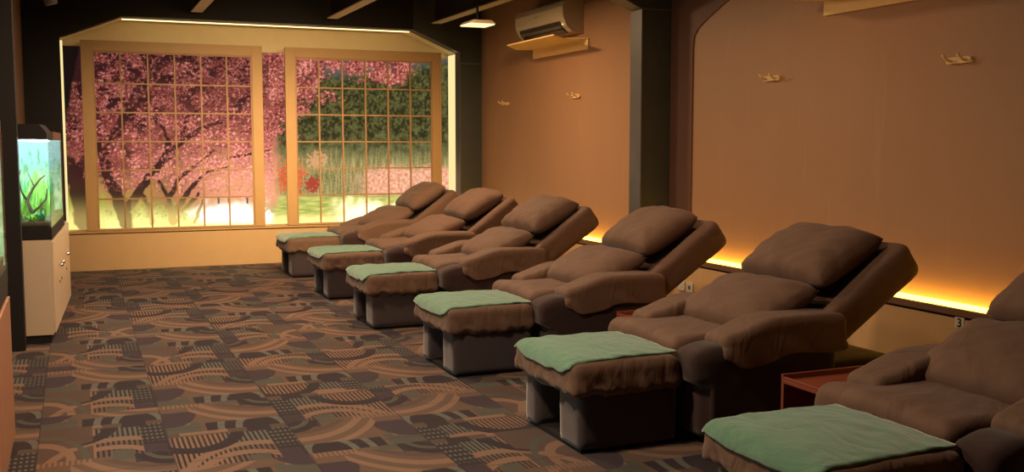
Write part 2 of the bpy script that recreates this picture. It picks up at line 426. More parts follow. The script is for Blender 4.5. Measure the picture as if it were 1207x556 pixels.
def mural_col(x, y):
    """x in 70..530, y in 56..272 of the printed sheet"""
    n1 = nz(x*.035, y*.035, 1); n2 = nz(x*.11, y*.11, 5); n3 = nz(x*.30, y*.30, 9); n4 = nz(x*.75, y*.75, 3)
    # --- base landscape
    base = None
    if x < 338:
        b = sm(225, 262, y+5*n2)
        gx = sm(180, 260, x)*(1-sm(300, 330, x)*.55)
        bg = lerp((.030, .007, .009), (.34, .085, .060), sm(100, 230, y+60*n1+.25*(x-150)))
        # light pink haze in the lower right
        bg = lerp(bg, (1.0, .42, .22), sm(130, 225, y)*sm(150, 270, x)*.85)
        bg = lerp(bg, (.45, .26, .07), sm(195, 225, y)*(1-sm(150, 210, x))*.8)
        grass = lerp((.42, .46, .05), (.95, .90, .30), sm(228, 264, y+6*n2))
        grass = lerp(grass, (.22, .28, .03), max(0, n3)*.9)
        grass = lerp(grass, (2.2, 2.0, 1.7), sm(230, 246, y+6*n2)*sm(198, 232, x+10*n2)*(1-sm(296, 306, x)))
        bu = (1-sm(.6, 1.0, math.hypot((x-304)/20, (y-243)/10)+.8*n3))
        grass = lerp(grass, (.30, .36, .07), bu*.85)
        bu = (1-sm(.6, 1.0, math.hypot((x-176)/17, (y-232)/12)+.9*n3))
        grass = lerp(grass, (.16, .30, .06), bu*.8)
        grass = lerp(grass, (1.3, 1.15, .35), sm(252, 268, y))  # glow of the lights below put into the print's colour
        base = lerp(bg, grass, b)
        if x < 112: base = lerp(base, lerp((.35, .36, .05), (.95, .85, .25), sm(235, 262, y)), sm(222, 236, y+4*n2)*.9)
    if x >= 300:
        k = sm(304, 314, x+6*n1+5*n2)
        fo = lerp((.020, .022, .008), (.120, .115, .035), max(0, min(1, .38+n3*1.1+n2*.8)))
        fo = lerp(fo, (.10, .10, .09), (1-sm(80, 98, y+4*n2+abs(x-385)*.12))*sm(345, 360, x))
        fo = lerp(fo, (.24, .23, .09), sm(150, 190, y+14*n2+10*n4)*.5)
        re = lerp((.14, .13, .035), (.52, .42, .17), max(0, min(1, .5+n4*.8+nz(x*.6, y*.06, 2)*.7)))
        fo = lerp(fo, re, sm(172, 196, y+10*nz(x*.25, 3, 1)))
        pg = lerp((.70, .24, .13), (1.0, .58, .38), max(0, min(1, .5+n3*.8)))
        fo = lerp(fo, pg, sm(190, 203, y+5*n2-sm(440, 400, x)*10)*sm(392, 420, x+14*n1)*(1-sm(226, 236, y)))
        gr = lerp((.30, .36, .06), (.75, .72, .20), max(0, min(1, .5+.8*nz(x*.07+y*.05, y*.5, 7)+.3*n4)))
        gr = lerp(gr, (1.4, 1.15, .40), sm(248, 264, y+3*n2))  # same foot lighting put into the field colour
        gr = lerp(gr, (1.8, 1.55, .85), sm(228, 246, y-.10*(x-400)+8*n2)*sm(368, 404, x+8*n2))
        fo = lerp(fo, gr, sm(226, 234, y+3*n2))
        mid = fo
        base = mid if base is None else lerp(base, mid, k)
        if 296 < x < 380:   # red maple bushes
            d = math.hypot((x-325)/16, (y-208)/20)+.9*n3+.35*n4
            base = lerp(base, lerp((.85, .16, .05), (.55, .05, .03), max(0, n3+.4)), 1-sm(.8, 1.1, d))
            d = math.hypot((x-351)/9, (y-216)/9)+.9*n3
            base = lerp(base, (.42, .05, .03), 1-sm(.8, 1.1, d))
            d = math.hypot((x-357)/13, (y-187)/9)+1.1*n3+.3*n4
            base = lerp(base, (.80, .38, .18), (1-sm(.7, 1.1, d))*.7)
    # --- trunks and branches of the cherry tree
    td = 0
    if x < 305:
        wob = 3.0*n2
        for (ax, ay, w1, bx_, by_, w2) in BR_:
            if min(ax, bx_)-12 < x < max(ax, bx_)+12 and min(ay, by_)-12 < y < max(ay, by_)+12:
                d, t = seg_d(x+wob, y+1.5*n3, ax, ay, bx_, by_)
                w = w1+(w2-w1)*t
                if d < w: td = max(td, .95*(1-sm(w*.75, w, d)))
    # --- blossom
    dens = 0
    if x < 345:
        dens = .62-.60*sm(205, 240, y+8*n1)
        if x < 112: dens -= sm(190, 215, y)*.9
        if x < 98: dens -= (1-sm(70, 125, y+ (98-x)*1.5))*1.2
        dens += .10*sm(200, 300, x)
        if x > 303: dens = .78-.9*sm(125, 175, y+(x-318)*1.2+18*n1)
    if 333 <= x < 516:
        top = 104-sm(344, 400, x)*6
        dens = max(dens if x < 345 else 0, .78-sm(top-24, top+10, y+14*n1-(12 if x > 430 else 0)+sm(395,415,x)*(1-sm(425, 445, x))*(-6)))
        if 395 > x > 343: dens = max(dens, .55-abs(y-(112+(x-345)*.10))*.06-.1*sm(370, 392, x))
        if x < 372: dens = max(dens, .72-sm(115, 165, y+(x-340)*1.6+15*n1))
        if x > 400: dens = max(0, dens-sm(480, 510, x+y*.2)*.8)
        if x < 400 and x > 355: dens -= .45*(1-sm(0, 1, math.hypot((x-385)/30, (y-86)/12)))
    f = nz(x*.22, y*.26, 21)*.50+nz(x*.55, y*.60, 33)*.42+nz(x*.07, y*.08, 40)*.62+nz(x*1.1, y*1.1, 60)*.22
    if x < 300: dens -= .10
    bl = f+dens > .42 and dens > .02
    if bl:
        cc = .55*nz(x*.30+3, y*.34, 71)+.50*nz(x*.62, y*.66, 51)+.35*nz(x*1.2, y*1.2, 81)+.25*nz(x*.06, y*.06, 90)
        pk = lerp((.090, .012, .014), (.34, .070, .058), sm(-.45, -.02, cc))
        pk = lerp(pk, (.72, .22, .17), sm(-.02, .26, cc))
        pk = lerp(pk, (1.0, .46, .34), sm(.22, .60, cc))
        br = .60+.50*sm(80, 215, y)+.75*sm(130, 290, x)*sm(90, 220, y)  # blossom brightens downward, lighting from below put into its colour
        pk = lerp(pk, (.85, .34, .22), .45*sm(150, 225, y)*sm(110, 180, x))
        if x > 300: br = 1.0+.4*sm(110, 190, y)
        if x < 105: br *= .75
        pk = tuple(v*br for v in pk)
        base = lerp(base, pk, .94)
    if y < 226 and (x < 345 or y < 110):   # fine twigs
        tw_ = abs(nz(x*.045+3, y*.06+x*.02, 31)); t2_ = abs(nz(x*.09+y*.05, y*.08-x*.03, 77))
        kk = max(1-sm(.006, .022, tw_), (1-sm(.006, .026, t2_))*.8)*(.75 if x < 305 else .35)
        if bl or x < 305: base = lerp(base, (.05, .014, .012), kk*(1-.5*sm(200, 290, x)*sm(120, 200, y)))
    if td > 0:
        dark = lerp((.030, .009, .009), (.95, .66, .20), sm(226, 262, y)*(.35 if x < 140 else .85))  # light on the trunk feet put in as gold
        cov = sm(.02, .30, nz(x*.28, y*.28, 14)+.5*nz(x*.8, y*.8, 15)+.12)*(.85 if y < 215 else .25) if bl else 0
        if x < 100: cov *= .4
        base = lerp(base, dark, td*(1-cov))
    if x < 100:
        k = 1-sm(-8, 8, y-(150-(x-72)*5)+8*n2)
        base = lerp(base, (.006, .003, .004), k)
    if y < 59: pass
    # distant strollers on the path
    for (wx, wy) in ((238, 236), (250, 235), (272, 236)):
        if abs(x-wx) < 1.1 and abs(y-wy) < 3.4: base = (.12, .09, .14)
    return base
def colored_grid(name, w, h, nx, nz_, fn, mat, parent=None):
    me = bpy.data.meshes.new(name); vs = []; fs = []
    for j in range(nz_+1):
        for i in range(nx+1): vs.append((w*i/nx, 0, h*j/nz_))
    for j in range(nz_):
        for i in range(nx):
            a = j*(nx+1)+i; fs.append((a, a+1, a+nx+2, a+nx+1))
    me.from_pydata(vs, [], fs); at = me.color_attributes.new('paint', 'FLOAT_COLOR', 'POINT')
    buf = []
    for j in range(nz_+1):
        for i in range(nx+1):
            c = fn(i/nx, j/nz_); buf += [c[0], c[1], c[2], 1]
    at.data.foreach_set('color', buf); me.materials.append(mat)
    o = bpy.data.objects.new(name, me); COL.objects.link(o)
    if parent: o.parent = parent
    return o
matm = painted('backlit_print', 'paint', 1.12)
# sheet spans x -.107..4.446, z .447..2.50 ; sheet coordinates 71..529 wide
def fm(u, v):
    X = 71+458*u
    yt = 55.5+13.0*u; yb = 270.5-13.0*u
    return mural_col(X, yb+(yt-yb)*v)
mur = colored_grid('garden_mural', 4.551, 2.05, 600, 280, fm, matm)
mur.location = (-.106, YB+.005, .448)
tag(mur, 'backlit cherry blossom garden mural glowing behind the two wooden window grids', 'mural')

# ------------------------------------------------------------------ wooden window grids
def window_grid(name, x0, x1, cols, rows=6):
    z0, z1 = .447, 2.548; r = .118; rt = .115
    fr = thing(name, '', 'window', (x0, 12.36, z0)); w = x1-x0; h = z1-z0
    del fr['label']; del fr['category']; fr['kind'] = 'structure'
    b = bm_new()
    box(b, 0, r, 0, .045, 0, h, .004); box(b, w-r, w, 0, .045, 0, h, .004)
    box(b, r, w-r, .001, .044, h-rt, h, .004); box(b, r, w-r, .001, .044, 0, .02, .003)
    link('window_frame', b, M['frame'], fr)
    b = bm_new(); t = .009
    for i in range(0, cols+1):
        x = r+(w-2*r)*i/cols
        if i in (0, cols): x += t if i == 0 else -t
        box(b, x-t, x+t, .012, .030, .02, h-rt)
    for j in range(1, rows):
        z = .02+(h-rt-.02)*(j+.12*(1-j/rows))/rows - .03
        box(b, r, w-r, .014, .028, z-t*.9, z+t*.9)
    box(b, r, w-r, .014, .028, h-rt-2*t, h-rt)
    link('muntin_grid', b, M['muntin'], fr)
    return fr
window_grid('window_1', .098, 2.055, 6)
window_grid('window_2', 2.318, 4.262, 6)

# LED strip of the alcove; side reveals glow in place of its light
b = bm_new(); box(b, .53, 3.84, 12.335, 12.35, 2.780, 2.797)
tag(link('led_strip', b, M['ledc']), 'glowing warm light strip along the top edge of the mural alcove', 'light strip')
b = bm_new(); box(b, 4.436, 4.445, 12.335, 12.60, .46, 2.53)
tag(link('reveal_glow', b, M['reveal']), 'right side reveal of the mural alcove, its light put in as a glow', 'light strip')
b = bm_new(); box(b, -.106, -.082, 12.335, 12.36, .46, 2.53)
tag(link('reveal_glow', b, M['reveal']), 'thin left side reveal of the alcove above the aquarium, its glow added', 'light strip')
# LED strips on the wainscot ledge
b = B(4.660, 4.690, -2.0, 7.58, .4225, .490)
tag(link('led_strip', b, M['ledw']), 'long amber light strip on the right wall ledge behind the nearer recliners', 'light strip')
b = B(4.660, 4.690, 7.98, 12.15, .4225, .490)
tag(link('led_strip', b, M['ledw']), 'amber light strip on the right wall ledge beyond the dark column', 'light strip')

# ------------------------------------------------------------------ massage recliners
def cloth_disp(co, nn, a=.006, f=9, seed=0):
    d = nz(co.x*f, co.y*f*.7, co.z*f+seed)*a + nz(co.x*f*2.6, co.y*f*2.1+5, co.z*f*2+seed)*a*.45
    return co+nn*d
A35 = math.radians(35.5)
def make_recliner(label):
    R = thing('massage_recliner', label, 'recliner', group='row of brown massage recliners')
    # plinth
    def f(co, nn): return cloth_disp(co, nn, .004, 5)
    link('base', soft(.60, .425, .15, .03, .05, f, (1.19, 0, .185)), M['velourd'], R, True)
    link('foot_plinth', B(.64, 1.74, -.39, .39, 0, .045), M['black'], R)
    # padded arm bodies with bulging front blocks
    for s in (-1, 1):
        def f(co, nn, s=s):
            k = sm(.275, .315, co.z)
            if nn.x < 0: co.x += (-.030*k+.035*(1-k))*sm(.75, .66, co.x)
            co.z -= .02*sm(.66, .56, co.x) if co.z > .4 else 0
            return cloth_disp(co, nn, .003, 6, s)
        x0 = .56 if s < 0 else .84
        link('arm', soft((1.36-x0)/2, .105, .22, .055, .028, f, ((1.36+x0)/2, s*.338, .255)), M['velourd'], R, True)
    # seat cushion under its sheet
    def f(co, nn):
        u, v = co.x, co.y
        if nn.z >= 0 and co.z > .40:
            co.z += .020*math.cos((v-.115)/.36*PI/2)-.01*sm(.66, .52, u)
            co.z += .008*nz(u*5, v*3.2, 2)+.005*abs(nz(u*5+v*7, v*12-u*6, 4))
        if co.z < .40 and nn.x < -.3: co.x += .012*nz(v*16, co.z*5, 3)
        return cloth_disp(co, nn, .005, 10)
    link('seat', soft(.385, .355, .085, .055, .022, f, (.935, .115, .395)), M['sheet'], R, True)
    # reclined back
    ca, sa = math.cos(A35), math.sin(A35)
    def back(co, nn):
        s, v, t = co.x, co.y, co.z
        if t > 0: t -= .045*(1-sm(.27, .345, abs(v)))*sm(-.39, -.25, s)*sm(.41, .34, s)
        if abs(v) > .33: t += .005*nz(s*6, v*3, t*5)
        if t > 0: t += .002*nz(s*15+v*8, v*14, 1)
        if abs(v) > .39: v += (.008*nz(s*9, t*14, 4+v))
        t *= .92+.10*sm(-.3, .3, s)
        return Vector((1.507+s*ca-t*sa, v, .600+s*sa+t*ca))
    link('backrest', soft(.415, .425, .098, .045, .024, back), M['sheet'], R, True)
    # loose sleeves over both arms
    for s in (-1, 1):
        def f(co, nn, s=s):
            u, v, z = co.x, co.y, co.z
            top = sm(.44, .56, z)
            z -= top*.075*sm(1.00, .68, u)
            z -= top*.012*sm(1.25, 1.42, u)
            if z < .50:
                dep = sm(.53, .41, co.z)
                wv = nz(u*9+co.z*9, 3.0*s, 8)*.014+nz(u*22+co.z*16, s, co.z*4)*.007
                v += (1 if v > 0 else -1)*(.004+wv)*dep
                z -= dep*(.020*nz(u*5, 1, s)+.045*sm(1.05, .84, u)*(1-sm(.80, .71, u)))
                if nn.x < -.2: u -= .010*dep*(1+nz(v*20, z*5, 2))
            # the front end narrows a little toward the seat
            if abs(nn.y) > .15 and co.z < .46: v += (1 if v > 0 else -1)*max(0, .112-abs(co.y))*sm(.46, .425, co.z)
            v *= 1-.12*sm(.85, .68, u)
            z += top*.003*nz(u*6, v*9, 6)
            z += top*(.006*nz(3, v*45, 9)+.004*nz(u*8, v*60, 3))*sm(1.30, 1.40, u)
            return Vector((u, v+s*.348, z))
        link('arm_cover', soft(.355, .112, .095, .040, .018, f, (1.045, 0, .497)), M['cover'], R, True)
    # neck seam band at the top of the back
    return R
def make_ottoman(label):
    R = thing('footstool', label, 'footstool', group='dark footstools with brown covers')
    for s, v0, v1 in ((-1, -.31, -.085), (1, .165, .31)):
        def f(co, nn): return cloth_disp(co, nn, .003, 6)
        link('side_box', soft(.255, (v1-v0)/2, .145, .018, .035, f, (.265, (v0+v1)/2, .162)), M['velour'], R, True)
    link('top_panel', soft(.255, .31, .018, .012, .04, None, (.265, 0, .302)), M['velour'], R, True)
    link('floor_plate', B(.03, .50, -.285, .285, 0, .022), M['black'], R)
    link('rear_panel', B(.42, .44, -.083, .163, .022, .285), M['velour'], R)
    def f(co, nn):
        u, v, z = co.x, co.y, co.z
        dep = sm(.395, .275, z)
        per = math.atan2(v, (u-.27)*1.1)*2.6
        if z > .385: z += .022*math.cos(v/.34*PI/2)*math.cos((u-.27)/.31*PI/2)+.004*nz(u*9, v*9, 3)
        wv = .008*nz(u*12+z*9, v*12+z*9, 1)+.013*nz(u*26+z*20, v*26-z*14, 2)+.005*nz(u*60+z*30, v*60+z*30, 4)
        hx = 1 if abs(nn.x) > .3 else 0
        g = dep*(.008+wv)-.020*sm(.290, .258, z)
        if abs(nn.x) > .3: u += g*(1 if nn.x > 0 else -1)
        if abs(nn.y) > .3: v += g*(1 if nn.y > 0 else -1)
        if z < .33: z += (.022*nz(u*6, v*6, 2)+.014*nz(u*18, v*18, 5))*sm(.33, .28, z)
        return Vector((u, v, z))
    link('cushion_cover', soft(.283, .342, .084, .045, .0125, f, (.245, 0, .339)), M['cover'], R, True)
    return R
def make_towel(seed, label):
    """thin towel lying over the cushion and hanging a little over the front"""
    bm = bm_new(); nx, ny = 44, 46; g = []
    L0, L1, W = -.082, .528, .314
    for layer in (0, 1):
        rows = []
        for i in range(nx+1):
            r = []
            for j in range(ny+1):
                s = L0+(L1-L0)*i/nx; t = -1+2*j/ny
                wdt = W*(1+.02*nz(s*4, seed, 1)); v = t*wdt+.008+.016*sm(.1, .5, s)*(1-t)*.5
                s += .030*(abs(t)**4)*sm(.15, -.06, s)
                # edge waviness
                if i == 0: s -= .010*nz(t*3, seed, 2)
                if j in (0, ny): v += .006*nz(s*8, seed, 5)
                # surface following the cover
                ex = s
                zt = .423+.022*math.cos(v/.34*PI/2)*math.cos(max(-1, min(1, (s-.27)/.31))*PI/2)+.004*nz(s*9, v*9, 3)
                av = max(0, abs(v)-.285)
                zt -= (.050-math.sqrt(max(0, .050**2-av*av)))
                if s < .012:
                    th = (.012-s)/.062
                    if th < PI/2:
                        ex = .012-.062*math.sin(th); zt -= .062*(1-math.cos(th))
                    else:
                        ex = -.050-.004*nz(v*12, seed, 3); zt -= .062+(.012-s-.062*PI/2)
                    ex -= .004
                zt += .009+.006*abs(nz(s*7+seed, v*5+seed, 2))+.004*nz(s*16, v*12, seed)+.0015*nz(s*60, v*60, seed)
                if layer: zt -= .007
                r.append(bm.verts.new((ex + (0.004 if layer and s < 0 else 0), v, zt)))
            rows.append(r)
        g.append(rows)
    for q, rows in enumerate(g):
        for i in range(nx):
            for j in range(ny):
                bm.faces.new((rows[i][j], rows[i+1][j], rows[i+1][j+1], rows[i][j+1]))
    a, b2 = g
    for i in range(nx):
        for j in (0, ny): bm.faces.new((a[i][j], a[i+1][j], b2[i+1][j], b2[i][j]))
    for j in range(ny):
        for i in (0, nx): bm.faces.new((a[i][j], a[i][j+1], b2[i][j+1], b2[i][j]))
    o = link('foot_towel', bm, M['towel'], None, True)
    return tag(o, label, 'towel', 'green towels on the footstools')
def make_pillow(name, hs, hv, th, seed, label, group):
    bm = bm_new(); n = 34; P = {}
    for side in (1, -1):
        for i in range(n+1):
            for j in range(n+1):
                a = -1+2*i/n; b = -1+2*j/n
                edge = i in (0, n) or j in (0, n)
                if edge and side == -1: P[(side, i, j)] = P[(1, i, j)]; continue
                k = (max(0, 1-abs(a)**3.2)*max(0, 1-abs(b)**3.6))**.48
                # sides pull in between the corners
                x = a*hs*(1-.02*(1-b*b)-.035*abs(b)**8*abs(a)**3); y = b*hv*(1-.015*(1-a*a)-.03*abs(a)**8*abs(b)**3)
                cr = .010*nz(a*1.8+seed, b*2.0, seed)+.006*nz((a+b)*4.5+seed, (a-b)*1.2, seed+3)+.003*abs(nz(a*4+b*3, b*5-a*4, seed+7))
                ang = math.atan2(b, a)
                rad = max(abs(a), abs(b))
                cr += .004*math.sin(ang*11+seed)*sm(.55, .95, rad)*(1-sm(.95, 1, rad))
                z = side*th*k*(1 if side > 0 else .85)+cr*(0 if side < 0 else 1)
                if edge: z = .008*nz(a*4, b*4, seed)
                P[(side, i, j)] = bm.verts.new((x, y, z))
    for side in (1, -1):
        for i in range(n):
            for j in range(n):
                bm.faces.new((P[(side, i, j)], P[(side, i+1, j)], P[(side, i+1, j+1)], P[(side, i, j+1)]))
    o = link(name, bm, M['pillow'], None, True)
    return tag(o, label, 'pillow', group)

# (front x, centre y) of every footstool, from the camera to the far wall
spots = [(2.07, 2.735), (2.05, 4.40), (2.05, 6.08), (2.03, 7.84), (2.06, 9.48), (2.06, 11.16)]
where = ['nearest the camera, cut off by the right edge of the photo', 'second nearest, in front of the small number 3 sign',
         'third from the camera, right of the dark wall column', 'fourth from the camera, left of the dark wall column',
         'fifth from the camera, second from the lit garden mural', 'farthest from the camera, beside the lit garden mural']
rec = ott = None
for k, (x, y) in enumerate(spots):
    la = 'reclined brown massage chair ' + where[k]
    lo = 'dark boxy footstool ' + where[k].replace('cut off by the right edge of the photo', 'at the bottom right corner').replace('in front of the small number 3 sign', 'fully in view with open front gap')
    if rec is None:
        rec = make_recliner(la); rec.location = (x, y, 0); ott = make_ottoman(lo); ott.location = (x, y, 0)
    else:
        dup(rec, (x, y, 0), la); dup(ott, (x, y, 0), lo)
tw = [make_towel(i*3.7+1, '') for i in range(2)]
hp = [make_pillow('head_pillow', .232, .345, .112, 2.0+i*4, '', 'head pillows on the recliners') for i in range(2)]
lp = [make_pillow('lumbar_pillow', .228, .335, .098, 5.0+i*4, '', 'lower pillows on the recliners') for i in range(2)]
jr = random.Random(3)
nth = ['nearest recliner at the right edge', 'second nearest recliner, in front of the number 3 sign', 'third recliner from the camera, right of the wall column',
       'fourth recliner from the camera, left of the wall column', 'fifth recliner from the camera', 'farthest recliner beside the mural']
nto = ['nearest footstool at the bottom right', 'second footstool from the camera', 'third footstool from the camera', 'fourth footstool from the camera', 'fifth footstool from the camera', 'farthest footstool beside the mural wall']
used = set()
def place(protos, k, loc, rot, label):
    o = protos[k % 2]
    if o.name in used: o = o.copy(); COL.objects.link(o)
    used.add(o.name); o.location = loc; o.rotation_euler = rot; o['label'] = label
    return o
for k, (x, y) in enumerate(spots):
    t = place(tw, k, (x, y, 0), (0, 0, 0), 'pale green towel spread over the ' + nto[k])
    if k == 0: t.scale = (1, 1, 1)
    j1, j2 = jr.uniform(-1, 1), jr.uniform(-1, 1)
    place(hp, k, (x+1.538, y+.030+.01*j1, .818), (0, -math.radians(29+2*j1), math.radians(3*j2)), 'plump head pillow on the ' + nth[k])
    place(lp, k, (x+1.125+.01*j2, y+.03+.02*j1, .580), (0, -math.radians(25+2*j2), math.radians(8+5*j1)), 'lower back pillow on the ' + nth[k])

# ------------------------------------------------------------------ low red-brown side tables
def side_table(label):
    R = thing('side_table', label, 'table', group='red-brown side tables between recliners')
    link('tabletop', B(0, .62, -.19, .19, .355, .372, .003), M['redwood'], R)
    link('raised_edge', B(0, .62, .175, .19, .372, .395, .002), M['redwood'], R); link('raised_edge', B(0, .62, -.19, -.175, .372, .395, .002), M['redwood'], R); link('raised_edge', B(0, .014, -.175, .175, .372, .385, .002), M['redwood'], R)
    for v0, v1 in ((-.19, -.172), (.172, .19)):
        link('side_panel', B(0, .62, v0, v1, 0, .355, .003), M['redwood'], R)
    link('back_panel', B(.60, .618, -.171, .171, 0, .354), M['redwood'], R)
    return R
st = side_table('red-brown low side table between the two nearest recliners')
st.location = (2.84, 3.48, 0)
dup(st, (3.00, 5.28, 0), 'red-brown low side table barely showing between second and third recliners')

# ------------------------------------------------------------------ wall fittings
# split air conditioner
ac = thing('air_conditioner', 'ivory wall air conditioner above the yellow deflector board', 'air conditioner', (XR, 9.37, 2.5))
def acprof(d=0):
    return [(0, .02), (-.05-d, .015), (-.12, .03-d), (-.185-d, .085-d), (-.222-d, .17), (-.228-d, .27), (-.20, .335+d), (-.15, .35+d), (0, .35+d)]
bm = prism(acprof(), 'y', 0, 1.20)
link('housing', bm, M['acw'], ac)
link('end_cap', prism([(-.004, .012), (-.05, .008), (-.12, .023), (-.188, .08), (-.227, .168), (-.234, .27), (-.205, .341), (-.15, .356), (-.004, .356)], 'y', -.012, -.001), M['acw'], ac)
b = bm_new(); prism([(-.205, .170), (-.2265, .18), (-.232, .27), (-.212, .33), (-.206, .33)], 'y', .02, 1.19, b)
link('front_panel', b, M['acw'], ac)
b = bm_new(); prism([(-.118, .022), (-.190, .078), (-.213, .135), (-.205, .137), (-.18, .085), (-.118, .034)], 'y', .10, 1.12, b)
o = link('air_outlet', b, M['acd'], ac)
b = bm_new()
for i in range(9):
    if i in (0, 3, 6): continue
for i in range(8):
    yy = .16+i*.115; box(b, -.206, -.150, yy, yy+.035+.02*(i % 2), .060, .066)
prism([(-.125, .019), (-.170, .050), (-.168, .056), (-.123, .025)], 'y', .11, 1.11, b)
prism([(-.183, .064), (-.200, .092), (-.196, .094), (-.180, .068)], 'y', .11, 1.11, b)
link('louvre', b, M['vane'], o)
bm = bm_new(); bmesh.ops.create_uvsphere(bm, u_segments=10, v_segments=6, radius=.008, matrix=Matrix.Translation((-.20, .06, .10)))
link('indicator_light', bm, M['lampg'], ac)
link('maker_badge', B(-.2375, -.229, .62, .66, .225, .231), M['vane'], ac)

def deflector(label, y0, y1, loc):
    R = thing('air_deflector', label, 'deflector', loc, 0, 'yellow air deflector boards on the right wall')
    L = y1-y0
    link('deflector_board', prism([(-.01, 0), (-.24, .10), (-.47, -.16), (-.47, L-.33), (-.19, L+.08), (-.01, L)], 'z', .100, .112), M['board'], R)
    link('mounting_strip', B(-.022, -.002, 0, L, 0, .100), M['board'], R)
    return R
deflector('yellow board deflector mounted below the air conditioner', 9.22, 10.55, (XR, 9.22, 2.345))
deflector('yellow board deflector cut off by the top edge of the photo at right', 4.45, 5.72, (XR, 4.45, 2.272))

# coat hooks
def hooks(label):
    R = thing('coat_hook', label, 'hook', group='small wooden coat hooks on the right wall')
    b = bm_new(); n = 8; pts = []
    for i in range(n+1):
        t = -PI/2+PI*i/n; pts.append((-.075-.018*math.cos(t)*1.0, .018*math.sin(t)))
    for i in range(n+1):
        t = PI/2+PI*i/n; pts.append((.075-.018*math.cos(t), .018*math.sin(t)))
    pl = [(-p[0], p[1]) for p in pts]
    prism(pl, 'x', -.022, -.001, b)
    link('hook_plate', b, M['hook'], R)
    for yy in (-.055, .055):
        b = tube(bm_new(), [(-.015, yy, -.004), (-.045, yy, .0), (-.075, yy, .018), (-.085, yy, .032)], [.009, .0085, .008, .009], 8)
        link('peg', b, M['hook'], R, True)
    return R
hk = hooks('small wooden coat hook on the wall, farthest, below the air conditioner'); hk.location = (XR, 11.365, 1.885)
dup(hk, (XR, 9.50, 1.895), 'small wooden coat hook left of the dark column, below the deflector board')
dup(hk, (XR, 6.28, 1.885), 'small wooden coat hook on the bare wall right of the dark column')
dup(hk, (XR, 4.54, 1.887), 'small wooden coat hook at the upper right, nearest the camera')

# number sign and switches
def text_mesh(txt, size, name, mat, parent, loc, rot):
    cu = bpy.data.curves.new(name, 'FONT'); cu.body = txt; cu.size = size; cu.extrude = .0008
    cu.align_x = 'CENTER'; cu.align_y = 'CENTER'; cu.offset = size*.018
    t = bpy.data.objects.new(name, cu); COL.objects.link(t)
    dg = bpy.context.evaluated_depsgraph_get(); me = bpy.data.meshes.new_from_object(t.evaluated_get(dg))
    bpy.data.objects.remove(t); me.materials.clear(); me.materials.append(mat)
    o = bpy.data.objects.new(name, me); COL.objects.link(o); o.parent = parent; o.location = loc; o.rotation_euler = rot
    return o
sg = thing('number_sign', 'small white square sign reading 3 on the wall at right', 'sign', (4.6395, 4.39, .386))
link('sign_plate', B(-.003, 0, -.034, .034, -.032, .032, .001), M['plate'], sg)
text_mesh('3', .070, 'numeral', M['ink'], sg, (-.0042, 0, -.002), (PI/2, 0, -PI/2))
for yy, lab, dark in ((7.275, 'white wall switch plate with dark rocker, right of its neighbour', True), (7.40, 'white wall plate half hidden by the recliner back, left of the switch', False)):
    w = thing('wall_switch', lab, 'switch', (4.6395, yy-.07, .232))
    link('cover_plate', B(-.010, 0, -.048, .048, -.042, .042, .003), M['plate'], w)
    link('rocker', B(-.013, -.010, -.014, .014, -.016, .014, .002), M['vane'] if dark else M['plate'], w)

# square downlight hanging by the right wall
dl = thing('ceiling_lamp', 'small square glowing lamp panel hanging near the alcove corner', 'lamp', (3.86, 10.05, 2.62))
link('diffuser', B(-.135, .135, -.14, .14, 0, .012), M['lampg'], dl)
link('lamp_housing', prism([(-.145, .012), (.145, .012), (.10, .045), (-.10, .045)], 'y', -.15, .15), M['acw'], dl)
link('stem', tube(bm_new(), [(0, 0, .05), (0, 0, .629)], .012), M['black'], dl)
# dark spotlight at the top left
sp = thing('spotlight', 'dark grey ceiling spotlight in the top left corner', 'lamp', (-.22, 9.6, 2.66))
link('lamp_head', tube(bm_new(), [(-.10, 0, .02), (-.03, 0, .03), (.03, 0, .02), (.07, 0, -.03), (.085, 0, -.085)], [.035, .05, .055, .055, .05], 12), M['steel2'], sp, True)
link('stem', tube(bm_new(), [(-.05, 0, .06), (-.05, 0, .589)], .012), M['black'], sp)

